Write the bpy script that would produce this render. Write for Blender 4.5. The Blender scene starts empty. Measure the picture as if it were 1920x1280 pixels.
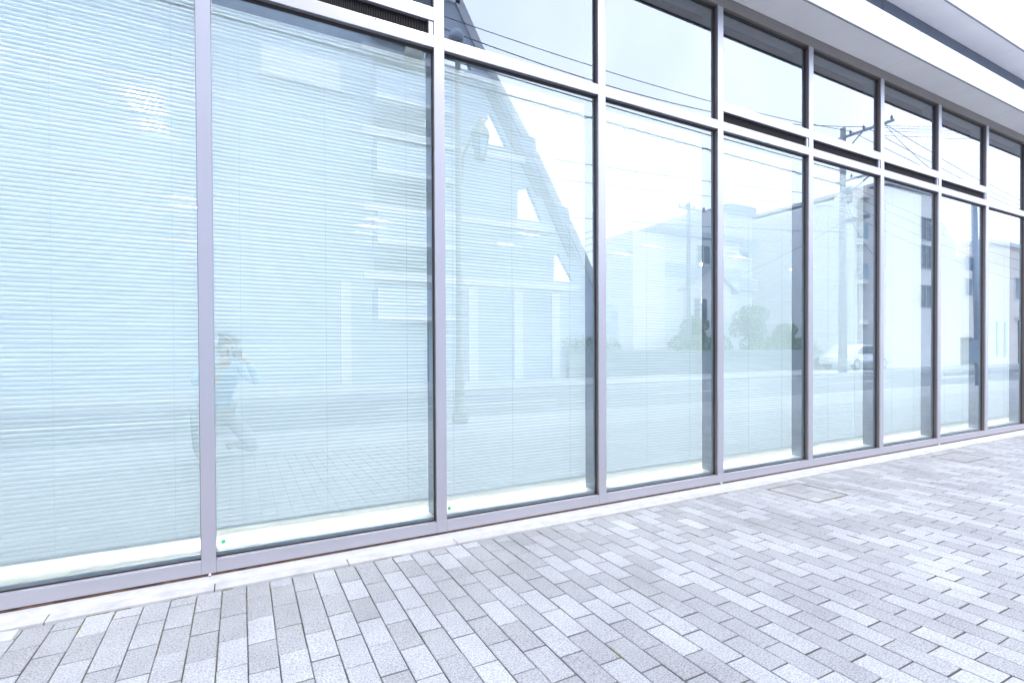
import bpy, bmesh, math, random
from mathutils import Vector, Matrix, noise
from mathutils.geometry import delaunay_2d_cdt

random.seed(7)
SC = bpy.context.scene
COL = SC.collection
W = 1.2            # facade module

# ------------------------------------------------------------------ camera
CAM = Vector((1.3504, -2.8902, 1.095))
yaw, pitch, roll = 0.4860, -0.0107, -0.0049
fwd = Vector((math.sin(yaw)*math.cos(pitch), math.cos(yaw)*math.cos(pitch), math.sin(pitch)))
rgt = Vector((math.cos(yaw), -math.sin(yaw), 0))
upv = rgt.cross(fwd)
r2 = rgt*math.cos(roll)+upv*math.sin(roll)
u2 = -rgt*math.sin(roll)+upv*math.cos(roll)
cam_data = bpy.data.cameras.new('camera')
cam_data.lens = 18.0
cam_data.sensor_width = 36.0
cam_data.shift_y = 30.4/1920
cam_data.clip_start = 0.03
cam_data.clip_end = 3000
cam = bpy.data.objects.new('camera', cam_data)
cam.matrix_world = Matrix(((r2.x, u2.x, -fwd.x, CAM.x), (r2.y, u2.y, -fwd.y, CAM.y),
                           (r2.z, u2.z, -fwd.z, CAM.z), (0, 0, 0, 1)))
COL.objects.link(cam)
SC.camera = cam

# ------------------------------------------------------------------ world: bright overcast
SUN_EL, SUN_AZ = math.radians(52), math.radians(150)
wd = bpy.data.worlds.new('World')
SC.world = wd
wd.use_nodes = True
nt = wd.node_tree
nt.nodes.clear()
wo = nt.nodes.new('ShaderNodeOutputWorld')
bg = nt.nodes.new('ShaderNodeBackground')
bg.inputs['Strength'].default_value = 0.13
sky = nt.nodes.new('ShaderNodeTexSky')
sky.sky_type = 'NISHITA'
sky.sun_disc = False
sky.sun_elevation = SUN_EL
sky.sun_rotation = SUN_AZ
tc = nt.nodes.new('ShaderNodeTexCoord')
nz = nt.nodes.new('ShaderNodeTexNoise')
nz.inputs['Scale'].default_value = 2.2
nz.inputs['Detail'].default_value = 5
nz.inputs['Roughness'].default_value = 0.5
rmp = nt.nodes.new('ShaderNodeValToRGB')
rmp.color_ramp.elements[0].position = 0.35
rmp.color_ramp.elements[0].color = (9.6, 11.2, 14.9, 1)
rmp.color_ramp.elements[1].position = 0.65
rmp.color_ramp.elements[1].color = (13.6, 14.9, 17.5, 1)
mx = nt.nodes.new('ShaderNodeMix')
mx.data_type = 'RGBA'
mx.inputs['Factor'].default_value = 0.88
nt.links.new(tc.outputs['Generated'], nz.inputs['Vector'])
nt.links.new(nz.outputs['Fac'], rmp.inputs['Fac'])
nt.links.new(sky.outputs['Color'], mx.inputs['A'])
nt.links.new(rmp.outputs['Color'], mx.inputs['B'])
nt.links.new(mx.outputs['Result'], bg.inputs['Color'])
nt.links.new(bg.outputs['Background'], wo.inputs['Surface'])

sl = bpy.data.lights.new('sun', 'SUN')
sl.energy = 1.5
sl.angle = math.radians(12)
sl.color = (1.0, 0.97, 0.93)
sun = bpy.data.objects.new('sun', sl)
# sky sun_rotation is measured from +Y clockwise seen from above
sd = Vector((math.sin(SUN_AZ)*math.cos(SUN_EL), math.cos(SUN_AZ)*math.cos(SUN_EL), math.sin(SUN_EL)))
sun.rotation_euler = sd.to_track_quat('Z', 'Y').to_euler()
sun.location = sd*60
COL.objects.link(sun)

SC.view_settings.view_transform = 'Standard'
SC.view_settings.look = 'None'
SC.view_settings.exposure = 1.27
SC.view_settings.gamma = 1.0
SC.view_settings.use_curve_mapping = False
SC.render.engine = 'CYCLES'
SC.cycles.use_denoising = True
SC.cycles.max_bounces = 10
SC.cycles.diffuse_bounces = 4
SC.cycles.glossy_bounces = 5
SC.cycles.transparent_max_bounces = 12
SC.cycles.caustics_reflective = False
SC.cycles.caustics_refractive = False
SC.cycles.sample_clamp_indirect = 8

# ------------------------------------------------------------------ material helpers
def mat(name, col, rough=0.6, metal=0.0, var=0.0, scale=8.0, bump=0.0, bscale=None, col2=None, spec=0.5, detail=4, world=True):
    m = bpy.data.materials.new(name)
    m.use_nodes = True
    t = m.node_tree
    b = t.nodes['Principled BSDF']
    b.inputs['Base Color'].default_value = (*col, 1)
    b.inputs['Roughness'].default_value = rough
    b.inputs['Metallic'].default_value = metal
    b.inputs['Specular IOR Level'].default_value = spec
    if var or col2 or bump:
        if world:
            g = t.nodes.new('ShaderNodeNewGeometry'); vec = g.outputs['Position']
        else:
            g = t.nodes.new('ShaderNodeTexCoord'); vec = g.outputs['Object']
        n = t.nodes.new('ShaderNodeTexNoise')
        n.inputs['Scale'].default_value = scale
        n.inputs['Detail'].default_value = detail
        n.inputs['Roughness'].default_value = 0.6
        t.links.new(vec, n.inputs['Vector'])
        if var or col2:
            r = t.nodes.new('ShaderNodeValToRGB')
            r.color_ramp.elements[0].position = 0.3
            r.color_ramp.elements[1].position = 0.7
            c2 = col2 if col2 else tuple(min(1, c*(1+var)) for c in col)
            c1 = col if col2 else tuple(c*(1-var) for c in col)
            r.color_ramp.elements[0].color = (*c1, 1)
            r.color_ramp.elements[1].color = (*c2, 1)
            t.links.new(n.outputs['Fac'], r.inputs['Fac'])
            t.links.new(r.outputs['Color'], b.inputs['Base Color'])
        if bump:
            n2 = t.nodes.new('ShaderNodeTexNoise')
            n2.inputs['Scale'].default_value = bscale or scale*4
            n2.inputs['Detail'].default_value = 3
            t.links.new(vec, n2.inputs['Vector'])
            bp = t.nodes.new('ShaderNodeBump')
            bp.inputs['Strength'].default_value = bump
            bp.inputs['Distance'].default_value = 0.004
            t.links.new(n2.outputs['Fac'], bp.inputs['Height'])
            t.links.new(bp.outputs['Normal'], b.inputs['Normal'])
    return m

def paver_mat(name, base, fleck):
    m = bpy.data.materials.new(name)
    m.use_nodes = True
    t = m.node_tree
    b = t.nodes['Principled BSDF']
    b.inputs['Roughness'].default_value = 0.85
    b.inputs['Specular IOR Level'].default_value = 0.25
    g = t.nodes.new('ShaderNodeNewGeometry')
    # granite chips
    n1 = t.nodes.new('ShaderNodeTexNoise')
    n1.inputs['Scale'].default_value = 150; n1.inputs['Detail'].default_value = 3; n1.inputs['Roughness'].default_value = .65
    r1 = t.nodes.new('ShaderNodeValToRGB')
    e = r1.color_ramp.elements
    e[0].position = 0.36; e[0].color = (*[c*fleck*.95 for c in base], 1)
    e[1].position = 0.52; e[1].color = (*base, 1)
    e2 = r1.color_ramp.elements.new(0.70); e2.color = (*[min(.9, c*1.28) for c in base], 1)
    # large soft mottling / dirt
    n2 = t.nodes.new('ShaderNodeTexNoise')
    n2.inputs['Scale'].default_value = 1.7; n2.inputs['Detail'].default_value = 6; n2.inputs['Roughness'].default_value = .7
    r2_ = t.nodes.new('ShaderNodeValToRGB')
    r2_.color_ramp.elements[0].position = .3; r2_.color_ramp.elements[0].color = (.78, .77, .78, 1)
    r2_.color_ramp.elements[1].position = .62; r2_.color_ramp.elements[1].color = (1, 1, 1, 1)
    mul = t.nodes.new('ShaderNodeMix'); mul.data_type = 'RGBA'; mul.blend_type = 'MULTIPLY'; mul.inputs['Factor'].default_value = 1
    for n in (n1, n2): t.links.new(g.outputs['Position'], n.inputs['Vector'])
    t.links.new(n1.outputs['Fac'], r1.inputs['Fac'])
    t.links.new(n2.outputs['Fac'], r2_.inputs['Fac'])
    t.links.new(r1.outputs['Color'], mul.inputs['A'])
    t.links.new(r2_.outputs['Color'], mul.inputs['B'])
    t.links.new(mul.outputs['Result'], b.inputs['Base Color'])
    bp = t.nodes.new('ShaderNodeBump'); bp.inputs['Strength'].default_value = .9; bp.inputs['Distance'].default_value = .004
    t.links.new(n1.outputs['Fac'], bp.inputs['Height'])
    t.links.new(bp.outputs['Normal'], b.inputs['Normal'])
    return m

def glass_mat(name, refl, rtint, ttint):
    m = bpy.data.materials.new(name)
    m.use_nodes = True
    t = m.node_tree
    t.nodes.clear()
    o = t.nodes.new('ShaderNodeOutputMaterial')
    tr = t.nodes.new('ShaderNodeBsdfTransparent'); tr.inputs['Color'].default_value = (*ttint, 1)
    if refl <= 0:
        t.links.new(tr.outputs['BSDF'], o.inputs['Surface']); return m
    gl = t.nodes.new('ShaderNodeBsdfGlossy'); gl.inputs['Roughness'].default_value = 0.0
    gl.inputs['Color'].default_value = (*rtint, 1)
    lw = t.nodes.new('ShaderNodeFresnel'); lw.inputs['IOR'].default_value = 1.45
    mr = t.nodes.new('ShaderNodeMapRange')
    mr.inputs['From Min'].default_value = 0.03
    mr.inputs['From Max'].default_value = 1.0
    mr.inputs['To Min'].default_value = refl
    mr.inputs['To Max'].default_value = 1.0
    t.links.new(lw.outputs['Fac'], mr.inputs['Value'])
    mi = t.nodes.new('ShaderNodeMixShader')
    t.links.new(mr.outputs['Result'], mi.inputs['Fac'])
    t.links.new(tr.outputs['BSDF'], mi.inputs[1])
    t.links.new(gl.outputs['BSDF'], mi.inputs[2])
    # very slight waviness of the float glass
    g = t.nodes.new('ShaderNodeNewGeometry')
    n = t.nodes.new('ShaderNodeTexNoise'); n.inputs['Scale'].default_value = 0.9; n.inputs['Detail'].default_value = 1
    bp = t.nodes.new('ShaderNodeBump'); bp.inputs['Strength'].default_value = 0.12; bp.inputs['Distance'].default_value = 0.004
    t.links.new(g.outputs['Position'], n.inputs['Vector'])
    t.links.new(n.outputs['Fac'], bp.inputs['Height'])
    t.links.new(bp.outputs['Normal'], gl.inputs['Normal'])
    t.links.new(mi.outputs['Shader'], o.inputs['Surface'])
    return m

def slat_mat():
    m = bpy.data.materials.new('blind_slat_white')
    m.use_nodes = True
    t = m.node_tree; t.nodes.clear()
    o = t.nodes.new('ShaderNodeOutputMaterial')
    d = t.nodes.new('ShaderNodeBsdfPrincipled')
    d.inputs['Base Color'].default_value = (.90, .92, .92, 1); d.inputs['Roughness'].default_value = .45
    tl = t.nodes.new('ShaderNodeBsdfTranslucent'); tl.inputs['Color'].default_value = (.87, .94, .97, 1)
    mi = t.nodes.new('ShaderNodeMixShader'); mi.inputs['Fac'].default_value = .34
    t.links.new(d.outputs['BSDF'], mi.inputs[1]); t.links.new(tl.outputs['BSDF'], mi.inputs[2])
    t.links.new(mi.outputs['Shader'], o.inputs['Surface'])
    return m

def emit_mat(name, col, s):
    m = bpy.data.materials.new(name); m.use_nodes = True
    b = m.node_tree.nodes['Principled BSDF']
    b.inputs['Base Color'].default_value = (.8, .8, .8, 1)
    b.inputs['Emission Color'].default_value = (*col, 1); b.inputs['Emission Strength'].default_value = s
    return m

M = {}
M['alu'] = mat('anodised_aluminium', (.395, .38, .415), .34, .5, var=.025, scale=3, bump=.03, bscale=60)
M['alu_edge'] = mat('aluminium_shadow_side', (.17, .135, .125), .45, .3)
M['alu_in'] = mat('interior_mullion_reflect_grey', (.21, .27, .33), .5, .1, var=.1)  # dark grey raised towards blue, standing in for reflections in the glass
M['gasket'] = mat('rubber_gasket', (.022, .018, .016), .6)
M['bead'] = mat('glazing_bead_blue_grey', (.42, .55, .64), .4, .5)
M['grille'] = mat('vent_grille_dark', (.030, .024, .024), .6)
M['glass'] = glass_mat('coated_glass', .225, (.92, .96, 1.0), (.935, .985, .99))
M['clear'] = glass_mat('clear_glass_back', 0, (1, 1, 1), (.985, 1, 1))
M['slat'] = slat_mat()
M['cord'] = mat('blind_cord', (.75, .8, .82), .7)
M['sill'] = mat('white_sill_board', (.86, .86, .80), .35, var=.02, scale=5)
M['inwall'] = mat('interior_white_wall', (.78, .80, .80), .8, var=.03)
M['infloor'] = mat('interior_floor_grey', (.72, .73, .73), .5, var=.05)
M['bulk'] = mat('unlit_plenum_dark', (.06, .07, .085), .7, var=.1)  # darkness of the unlit ceiling void put into the colour
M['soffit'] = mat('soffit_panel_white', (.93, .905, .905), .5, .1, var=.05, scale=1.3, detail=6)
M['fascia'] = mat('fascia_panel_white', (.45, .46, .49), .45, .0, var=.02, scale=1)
M['recess'] = mat('recess_band_shaded_slate', (.085, .105, .15), .5, var=.08)  # shade of the recess put into the dark blue-grey
M['headrail'] = mat('head_rail_soffit_reflect', (.24, .215, .20), .45, .4, var=.05)  # aluminium with the soffit's dark reflection put into its colour
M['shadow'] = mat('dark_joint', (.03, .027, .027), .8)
M['strip'] = mat('pale_concrete_kerb', (.36, .347, .343), .85, var=.16, scale=9, bump=.25, bscale=160, detail=8)
M['mortar'] = mat('mortar_fillet', (.38, .37, .38), .9, var=.12, scale=14, bump=.6, bscale=60, detail=8)
M['rust'] = mat('rusty_gap', (.04, .020, .013), .9, col2=(.13, .075, .045), scale=22, bump=.8, bscale=90)
M['pv1'] = paver_mat('paver_light', (.352, .352, .360), .66)
M['pv2'] = paver_mat('paver_light_grey', (.328, .327, .333), .64)
M['pv3'] = paver_mat('paver_grey', (.292, .290, .293), .66)
M['pv4'] = paver_mat('paver_dark_grey', (.280, .277, .280), .64)
M['pv5'] = paver_mat('paver_pale', (.38, .38, .39), .68)
M['pside'] = mat('paver_dirty_shaded_side', (.155, .145, .145), .95, var=.2, scale=40)  # dirt, with the shade of the joints also put into the colour
M['brass'] = mat('brass_frame', (.17, .14, .085), .7, .1, var=.3, scale=20)
M['pvc'] = mat('white_pvc', (.8, .8, .82), .4)
M['hole'] = mat('dark_hole', (.01, .01, .015), .9)
M['green'] = mat('green_sticker', (.06, .42, .20), .5)
M['asph'] = mat('asphalt', (.155, .163, .175), .85, var=.15, scale=5, bump=.4, bscale=90)
M['paint'] = mat('road_paint_white', (.75, .75, .75), .7, var=.08, scale=12)
M['foot'] = mat('pale_concrete_footway', (.29, .29, .30), .85, var=.07, scale=1.5, detail=8, bump=.2, bscale=80)
M['kerb'] = mat('kerb_stone', (.42, .42, .42), .8, var=.08)
M['ground'] = mat('ground_concrete', (.30, .30, .30), .9, var=.1, scale=.5)
M['white'] = mat('white_render_wall', (.78, .77, .76), .8, var=.03, scale=.6, detail=8)
M['white2'] = mat('pale_grey_wall', (.68, .68, .70), .8, var=.04, scale=.5, detail=8)
M['beige'] = mat('beige_wall', (.74, .67, .62), .8, var=.03, scale=.6)
M['awall'] = mat('bluish_render_wall', (.40, .45, .52), .8, var=.05, scale=.6, detail=8)
M['bluegrey'] = mat('blue_grey_wall', (.40, .45, .53), .8, var=.04, scale=.5)
M['shade'] = mat('recess_shade_and_wall_grey', (.22, .24, .25), .8)  # plain wall grey, also painted shade for recesses and the raking soffit
M['win'] = mat('window_glass_dark', (.035, .06, .075), .08, spec=.8)
M['leaf'] = mat('foliage', (.07, .13, .045), .8, col2=(.13, .22, .08), scale=3)
M['leaf2'] = mat('foliage_light', (.10, .17, .05), .8, col2=(.18, .28, .09), scale=3)
M['bark'] = mat('bark', (.10, .075, .05), .9, var=.2)
M['pole'] = mat('pole_concrete', (.30, .32, .34), .8, var=.05)
M['lamppost'] = mat('lamp_post_paint', (.27, .265, .22), .5, .3)
M['lampglass'] = mat('lamp_globe', (.42, .40, .33), .35)
M['steelpole'] = mat('steel_pole_blue_grey', (.30, .36, .44), .5, .4)
M['black'] = mat('cable_black', (.02, .022, .03), .6)
M['insul'] = mat('insulator', (.18, .18, .22), .4)
M['carpaint'] = mat('white_car_paint', (.75, .76, .78), .2, spec=.8)
M['tyre'] = mat('tyre_rubber', (.02, .02, .02), .8)
M['tube'] = emit_mat('lit_and_fill_panel', (.99, .985, .98), 72.0)  # shared by the seen panel and the added fill rows
M['moss'] = mat('moss', (.10, .09, .03), .95, col2=(.19, .165, .055), scale=60, bump=.8, bscale=200)

def bed_mat():
    m = mat('joint_sand', (.15, .138, .13), .95, var=.2, scale=30)
    t = m.node_tree; b = t.nodes['Principled BSDF']
    g = t.nodes.new('ShaderNodeNewGeometry')
    n = t.nodes.new('ShaderNodeTexNoise'); n.inputs['Scale'].default_value = 2.3; n.inputs['Detail'].default_value = 5; n.inputs['Roughness'].default_value = .7
    sep = t.nodes.new('ShaderNodeSeparateXYZ')
    mr = t.nodes.new('ShaderNodeMapRange'); mr.inputs['From Min'].default_value = -1.1; mr.inputs['From Max'].default_value = -.15
    mr.inputs['To Min'].default_value = -.10; mr.inputs['To Max'].default_value = .14
    mrx = t.nodes.new('ShaderNodeMapRange'); mrx.inputs['From Min'].default_value = .8; mrx.inputs['From Max'].default_value = 5
    mrx.inputs['To Min'].default_value = .10; mrx.inputs['To Max'].default_value = -.06
    ad = t.nodes.new('ShaderNodeMath'); ad.operation = 'ADD'
    ad2 = t.nodes.new('ShaderNodeMath'); ad2.operation = 'ADD'
    r = t.nodes.new('ShaderNodeValToRGB'); r.color_ramp.elements[0].position = .54; r.color_ramp.elements[1].position = .62
    mi = t.nodes.new('ShaderNodeMix'); mi.data_type = 'RGBA'
    old = b.inputs['Base Color'].links[0].from_socket
    t.links.new(g.outputs['Position'], n.inputs['Vector']); t.links.new(g.outputs['Position'], sep.inputs['Vector'])
    t.links.new(sep.outputs['Y'], mr.inputs['Value']); t.links.new(sep.outputs['X'], mrx.inputs['Value'])
    t.links.new(n.outputs['Fac'], ad.inputs[0]); t.links.new(mr.outputs['Result'], ad.inputs[1])
    t.links.new(ad.outputs[0], ad2.inputs[0]); t.links.new(mrx.outputs['Result'], ad2.inputs[1])
    t.links.new(ad2.outputs[0], r.inputs['Fac']); t.links.new(r.outputs['Color'], mi.inputs['Factor'])
    t.links.new(old, mi.inputs['A']); mi.inputs['B'].default_value = (.20, .19, .06, 1)
    t.links.new(mi.outputs['Result'], b.inputs['Base Color'])
    return m
M['bed'] = bed_mat()

# ------------------------------------------------------------------ mesh helpers
class MB:
    def __init__(s): s.v = []; s.f = []; s.mi = []; s.cur = 0
    def box(s, x0, y0, z0, x1, y1, z1):
        b = len(s.v)
        s.v += [(x0, y0, z0), (x1, y0, z0), (x1, y1, z0), (x0, y1, z0), (x0, y0, z1), (x1, y0, z1), (x1, y1, z1), (x0, y1, z1)]
        for f in ((0, 3, 2, 1), (4, 5, 6, 7), (0, 1, 5, 4), (1, 2, 6, 5), (2, 3, 7, 6), (3, 0, 4, 7)):
            s.f.append([b+i for i in f]); s.mi.append(s.cur)
        return s
    def tube(s, pts, rad, n=8, cap=True):
        pts = [Vector(p) for p in pts]
        rr = rad if isinstance(rad, (list, tuple)) else [rad]*len(pts)
        b = len(s.v); prev = None
        for i, p in enumerate(pts):
            d = (pts[min(i+1, len(pts)-1)]-pts[max(i-1, 0)]).normalized()
            a = prev if prev else (Vector((0, 0, 1)) if abs(d.z) < .9 else Vector((1, 0, 0)))
            u = d.cross(a).normalized(); w = u.cross(d).normalized(); prev = w
            for k in range(n):
                t = 2*math.pi*k/n
                s.v.append(tuple(p+(u*math.cos(t)+w*math.sin(t))*rr[i]))
        for i in range(len(pts)-1):
            for k in range(n):
                s.f.append([b+i*n+k, b+i*n+(k+1) % n, b+(i+1)*n+(k+1) % n, b+(i+1)*n+k]); s.mi.append(s.cur)
        if cap:
            s.f.append([b+k for k in range(n)][::-1]); s.mi.append(s.cur)
            s.f.append([b+(len(pts)-1)*n+k for k in range(n)]); s.mi.append(s.cur)
        return s
    def lathe(s, prof, c, n=16):
        b = len(s.v)
        for r, z in prof:
            for k in range(n):
                t = 2*math.pi*k/n
                s.v.append((c[0]+r*math.cos(t), c[1]+r*math.sin(t), c[2]+z))
        for i in range(len(prof)-1):
            for k in range(n):
                s.f.append([b+i*n+k, b+i*n+(k+1) % n, b+(i+1)*n+(k+1) % n, b+(i+1)*n+k]); s.mi.append(s.cur)
        s.f.append([b+k for k in range(n)][::-1]); s.mi.append(s.cur)
        s.f.append([b+(len(prof)-1)*n+k for k in range(n)]); s.mi.append(s.cur)
        return s
    def mesh(s, name, mats):
        me = bpy.data.meshes.new(name)
        me.from_pydata(s.v, [], s.f)
        for m in (mats if isinstance(mats, (list, tuple)) else [mats]): me.materials.append(m)
        if any(s.mi): me.polygons.foreach_set('material_index', s.mi)
        me.update()
        return me
    def build(s, name, mats, parent=None, smooth=False, bevel=0, loc=None):
        me = s.mesh(name, mats)
        return link(name, me, parent, smooth, bevel, loc)

def link(name, me, parent=None, smooth=False, bevel=0, loc=None):
    o = bpy.data.objects.new(name, me)
    COL.objects.link(o)
    if loc: o.location = loc
    if parent:
        o.parent = parent
        if parent.type == 'EMPTY' or True:
            o.matrix_parent_inverse = parent_inv(parent)
    if smooth:
        for p in me.polygons: p.use_smooth = True
    if bevel:
        bm = bmesh.new(); bm.from_mesh(me)
        bmesh.ops.bevel(bm, geom=[e for e in bm.edges if len(e.link_faces) == 2 and e.calc_face_angle(0) > .5], offset=bevel, segments=2, affect='EDGES', profile=.7)
        bm.to_mesh(me); bm.free()
    return o

def parent_inv(p):
    m = Matrix.Identity(4)
    q = p
    chain = []
    while q: chain.append(q); q = q.parent
    # parents here only carry translation/z-rotation set at creation
    for c in reversed(chain):
        m = m @ (c.matrix_parent_inverse if c.parent else Matrix.Identity(4)) @ c.matrix_basis
    return m.inverted()

def thing(name, loc, label, cat, group=None):
    o = bpy.data.objects.new(name, None)
    o.empty_display_size = .2
    o.location = loc
    COL.objects.link(o)
    o['label'] = label; o['category'] = cat
    if group: o['group'] = group
    return o
def tag(o, label, cat, group=None):
    o['label'] = label; o['category'] = cat
    if group: o['group'] = group
    return o
def structure(o): o['kind'] = 'structure'; return o
def stuff(o): o['kind'] = 'stuff'; return o
def B(name, m, parent, *a, bevel=0): return MB().box(*a).build(name, m, parent, bevel=bevel)

# a flat slab with holes in the xz plane, extruded along y
def poly_slab(name, outer, holes, y0, y1, m, parent):
    vs = []; es = []; 
    loops = [outer]+holes
    for lp in loops:
        b = len(vs); vs += [Vector(p) for p in lp]
        es += [(b+i, b+(i+1) % len(lp)) for i in range(len(lp))]
    fo = [list(range(len(outer)))]
    r = delaunay_2d_cdt(vs, es, [], 1, 1e-5)
    pv, pe, pf = r[0], r[1], r[2]
    def inside(p, lp):
        c = False; n = len(lp)
        for i in range(n):
            x1, y1_ = lp[i]; x2, y2_ = lp[(i+1) % n]
            if (y1_ > p[1]) != (y2_ > p[1]) and p[0] < (x2-x1)*(p[1]-y1_)/(y2_-y1_)+x1: c = not c
        return c
    faces = []
    for f in pf:
        c = sum((pv[i] for i in f), Vector((0, 0)))/len(f)
        if inside(c, outer) and not any(inside(c, h) for h in holes): faces.append(list(f))
    bm = bmesh.new()
    bv = [bm.verts.new((p.x, y0, p.y)) for p in pv]
    for f in faces: bm.faces.new([bv[i] for i in f])
    bmesh.ops.recalc_face_normals(bm, faces=bm.faces)
    ext = bmesh.ops.extrude_face_region(bm, geom=bm.faces[:])
    for v in [g for g in ext['geom'] if isinstance(g, bmesh.types.BMVert)]: v.co.y = y1
    bmesh.ops.recalc_face_normals(bm, faces=bm.faces)
    for v in [v for v in bm.verts if not v.link_faces]: bm.verts.remove(v)
    me = bpy.data.meshes.new(name); bm.to_mesh(me); bm.free(); me.materials.append(m)
    return link(name, me, parent)

# ------------------------------------------------------------------ SETTING: ground, paving, road
g = structure(MB().box(-700, -700, -.35, 700, 700, -.20).build('ground', M['ground']))

PX0, PX1, PY1 = -3.0, 34.0, -3.16      # plaza extents
q = .09888; L = .2004; ox = .866       # paver row pitch, paver length, a row joint
YB = -.174
pav = structure(MB().box(PX0-30, PY1-.012, -.195, PX1+30, .30, -.011).build('pavement', M['bed']))

# paver meshes (top chamfered, slightly irregular), origin at centre of the top
def paver_geo(w, l, rnd):
    j = lambda a: rnd.uniform(-a, a)
    hx, hy = w/2-.0018, l/2-.0029
    c = .0026
    co = [(-hx+j(.0006), -hy+j(.0008)), (hx+j(.0006), -hy+j(.0008)), (hx+j(.0006), hy+j(.0008)), (-hx+j(.0006), hy+j(.0008))]
    top = [(x-math.copysign(c, x), y-math.copysign(c, y), 0) for x, y in co]
    sh = [(x, y, -c*.9) for x, y in co]
    bt = [(x, y, -.03) for x, y in co]
    v = top+sh+bt
    f = [(0, 1, 2, 3)]
    for r_ in (0, 4):
        for i in range(4):
            k = (i+1) % 4
            f.append((r_+i, r_+4+i, r_+4+k, r_+k))
    f = [tuple(reversed(x)) if False else x for x in f]
    return v, f
PVM = [M['pv1'], M['pv2'], M['pv3'], M['pv4'], M['pv5']]
rnd = random.Random(3)
pv_mesh = {}
def paver_mesh(w, l, mi, var):
    key = (round(w, 3), round(l, 3), mi, var)
    if key not in pv_mesh:
        v, f = paver_geo(w, l, rnd)
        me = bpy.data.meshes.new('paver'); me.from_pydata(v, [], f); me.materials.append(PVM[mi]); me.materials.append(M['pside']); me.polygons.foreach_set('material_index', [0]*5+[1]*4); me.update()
        pv_mesh[key] = me
    return pv_mesh[key]
def tone(x, y, r_):
    # runs of similar tone plus randomness
    n = noise.noise(Vector((x*1.7, y*1.1, 3.3)))
    t = r_.random()+n*.18
    if t < .26: return 3
    if t < .52: return 2
    if t < .70: return 1
    if t < 1.02: return 0
    return 4
COV = [(ox+42*q, -.655, ox+46*q, -.255), (ox+68*q, -.56, ox+73*q, -.255)]    # inlaid covers
pvs = []
i0, i1 = int((PX0-ox)/q)-1, int((PX1-ox)/q)+1
r_ = random.Random(11)
for i in range(i0, i1):
    xa = ox+i*q; xb = xa+q
    # first cross joint distance from the wall, alternating courses
    par = 0 if (i % 2) == 1 else 1
    y = YB
    first = -.356 if par == 0 else -.255
    if r_.random() < .06: first -= .03
    if r_.random() < .05: first += .025
    y2 = first+r_.uniform(-.004, .004)
    while y > PY1:
        yy2 = max(y2, PY1)
        cx_, cy_ = (xa+xb)/2, (y+yy2)/2
        l = y-yy2
        segs = [(yy2, y)]
        for a, b, c, d in COV:
            if a < cx_ < c:
                ns = []
                for s0, s1 in segs:
                    if s1 <= b or s0 >= d: ns.append((s0, s1)); continue
                    if s0 < b: ns.append((s0, b))
                    if s1 > d: ns.append((d, s1))
                segs = ns
        tn = tone(cx_, cy_, r_)
        for s0, s1 in segs:
            if s1-s0 > .018: pvs.append((cx_, (s0+s1)/2, q, s1-s0, tn, r_.randrange(4)))
        y = yy2; y2 = y-L+r_.uniform(-.0012, .0012)
# which pavers show largest from the photo's position
def projected(p):
    d = Vector((p[0], p[1], 0))-CAM
    c = Vector((d.dot(r2), d.dot(u2), d.dot(fwd)))
    if c.z < .2: return 0
    x, yv = 960+960*c.x/c.z, 670.4-960*c.y/c.z
    if not (-60 < x < 1980 and -50 < yv < 1330): return 0
    return 1.1/(c.z**3)
pvs.sort(key=lambda p: -projected(p))
near, far = pvs[:298], pvs[298:]
for (x, y, w, l, t_, v_) in near:
    o = bpy.data.objects.new('paver', paver_mesh(w, round(l, 2) if abs(l-L) > .01 else L, t_, v_))
    COL.objects.link(o)
    o.parent = pav
    o.location = (x+r_.uniform(-.0006, .0006), y, r_.uniform(-.0010, .0012))
    o.rotation_euler = (r_.uniform(-.004, .004), r_.uniform(-.006, .006), r_.uniform(-.003, .003))
    if abs(l-L) > .01: o.scale.y = 1
V = []; F = []; MI = []
for (x, y, w, l, t_, v_) in far:
    v, f = paver_geo(w, l, r_)
    dz = r_.uniform(-.001, .0012); tx = r_.uniform(-.005, .005)
    b = len(V)
    V += [(x+a, y+b2, c+dz+a*tx) for a, b2, c in v]
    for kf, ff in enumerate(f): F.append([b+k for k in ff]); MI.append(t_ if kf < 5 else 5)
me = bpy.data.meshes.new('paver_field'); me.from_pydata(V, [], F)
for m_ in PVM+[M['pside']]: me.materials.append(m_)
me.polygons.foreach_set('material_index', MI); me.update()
pf = stuff(link('paver_field', me, pav))

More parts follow.
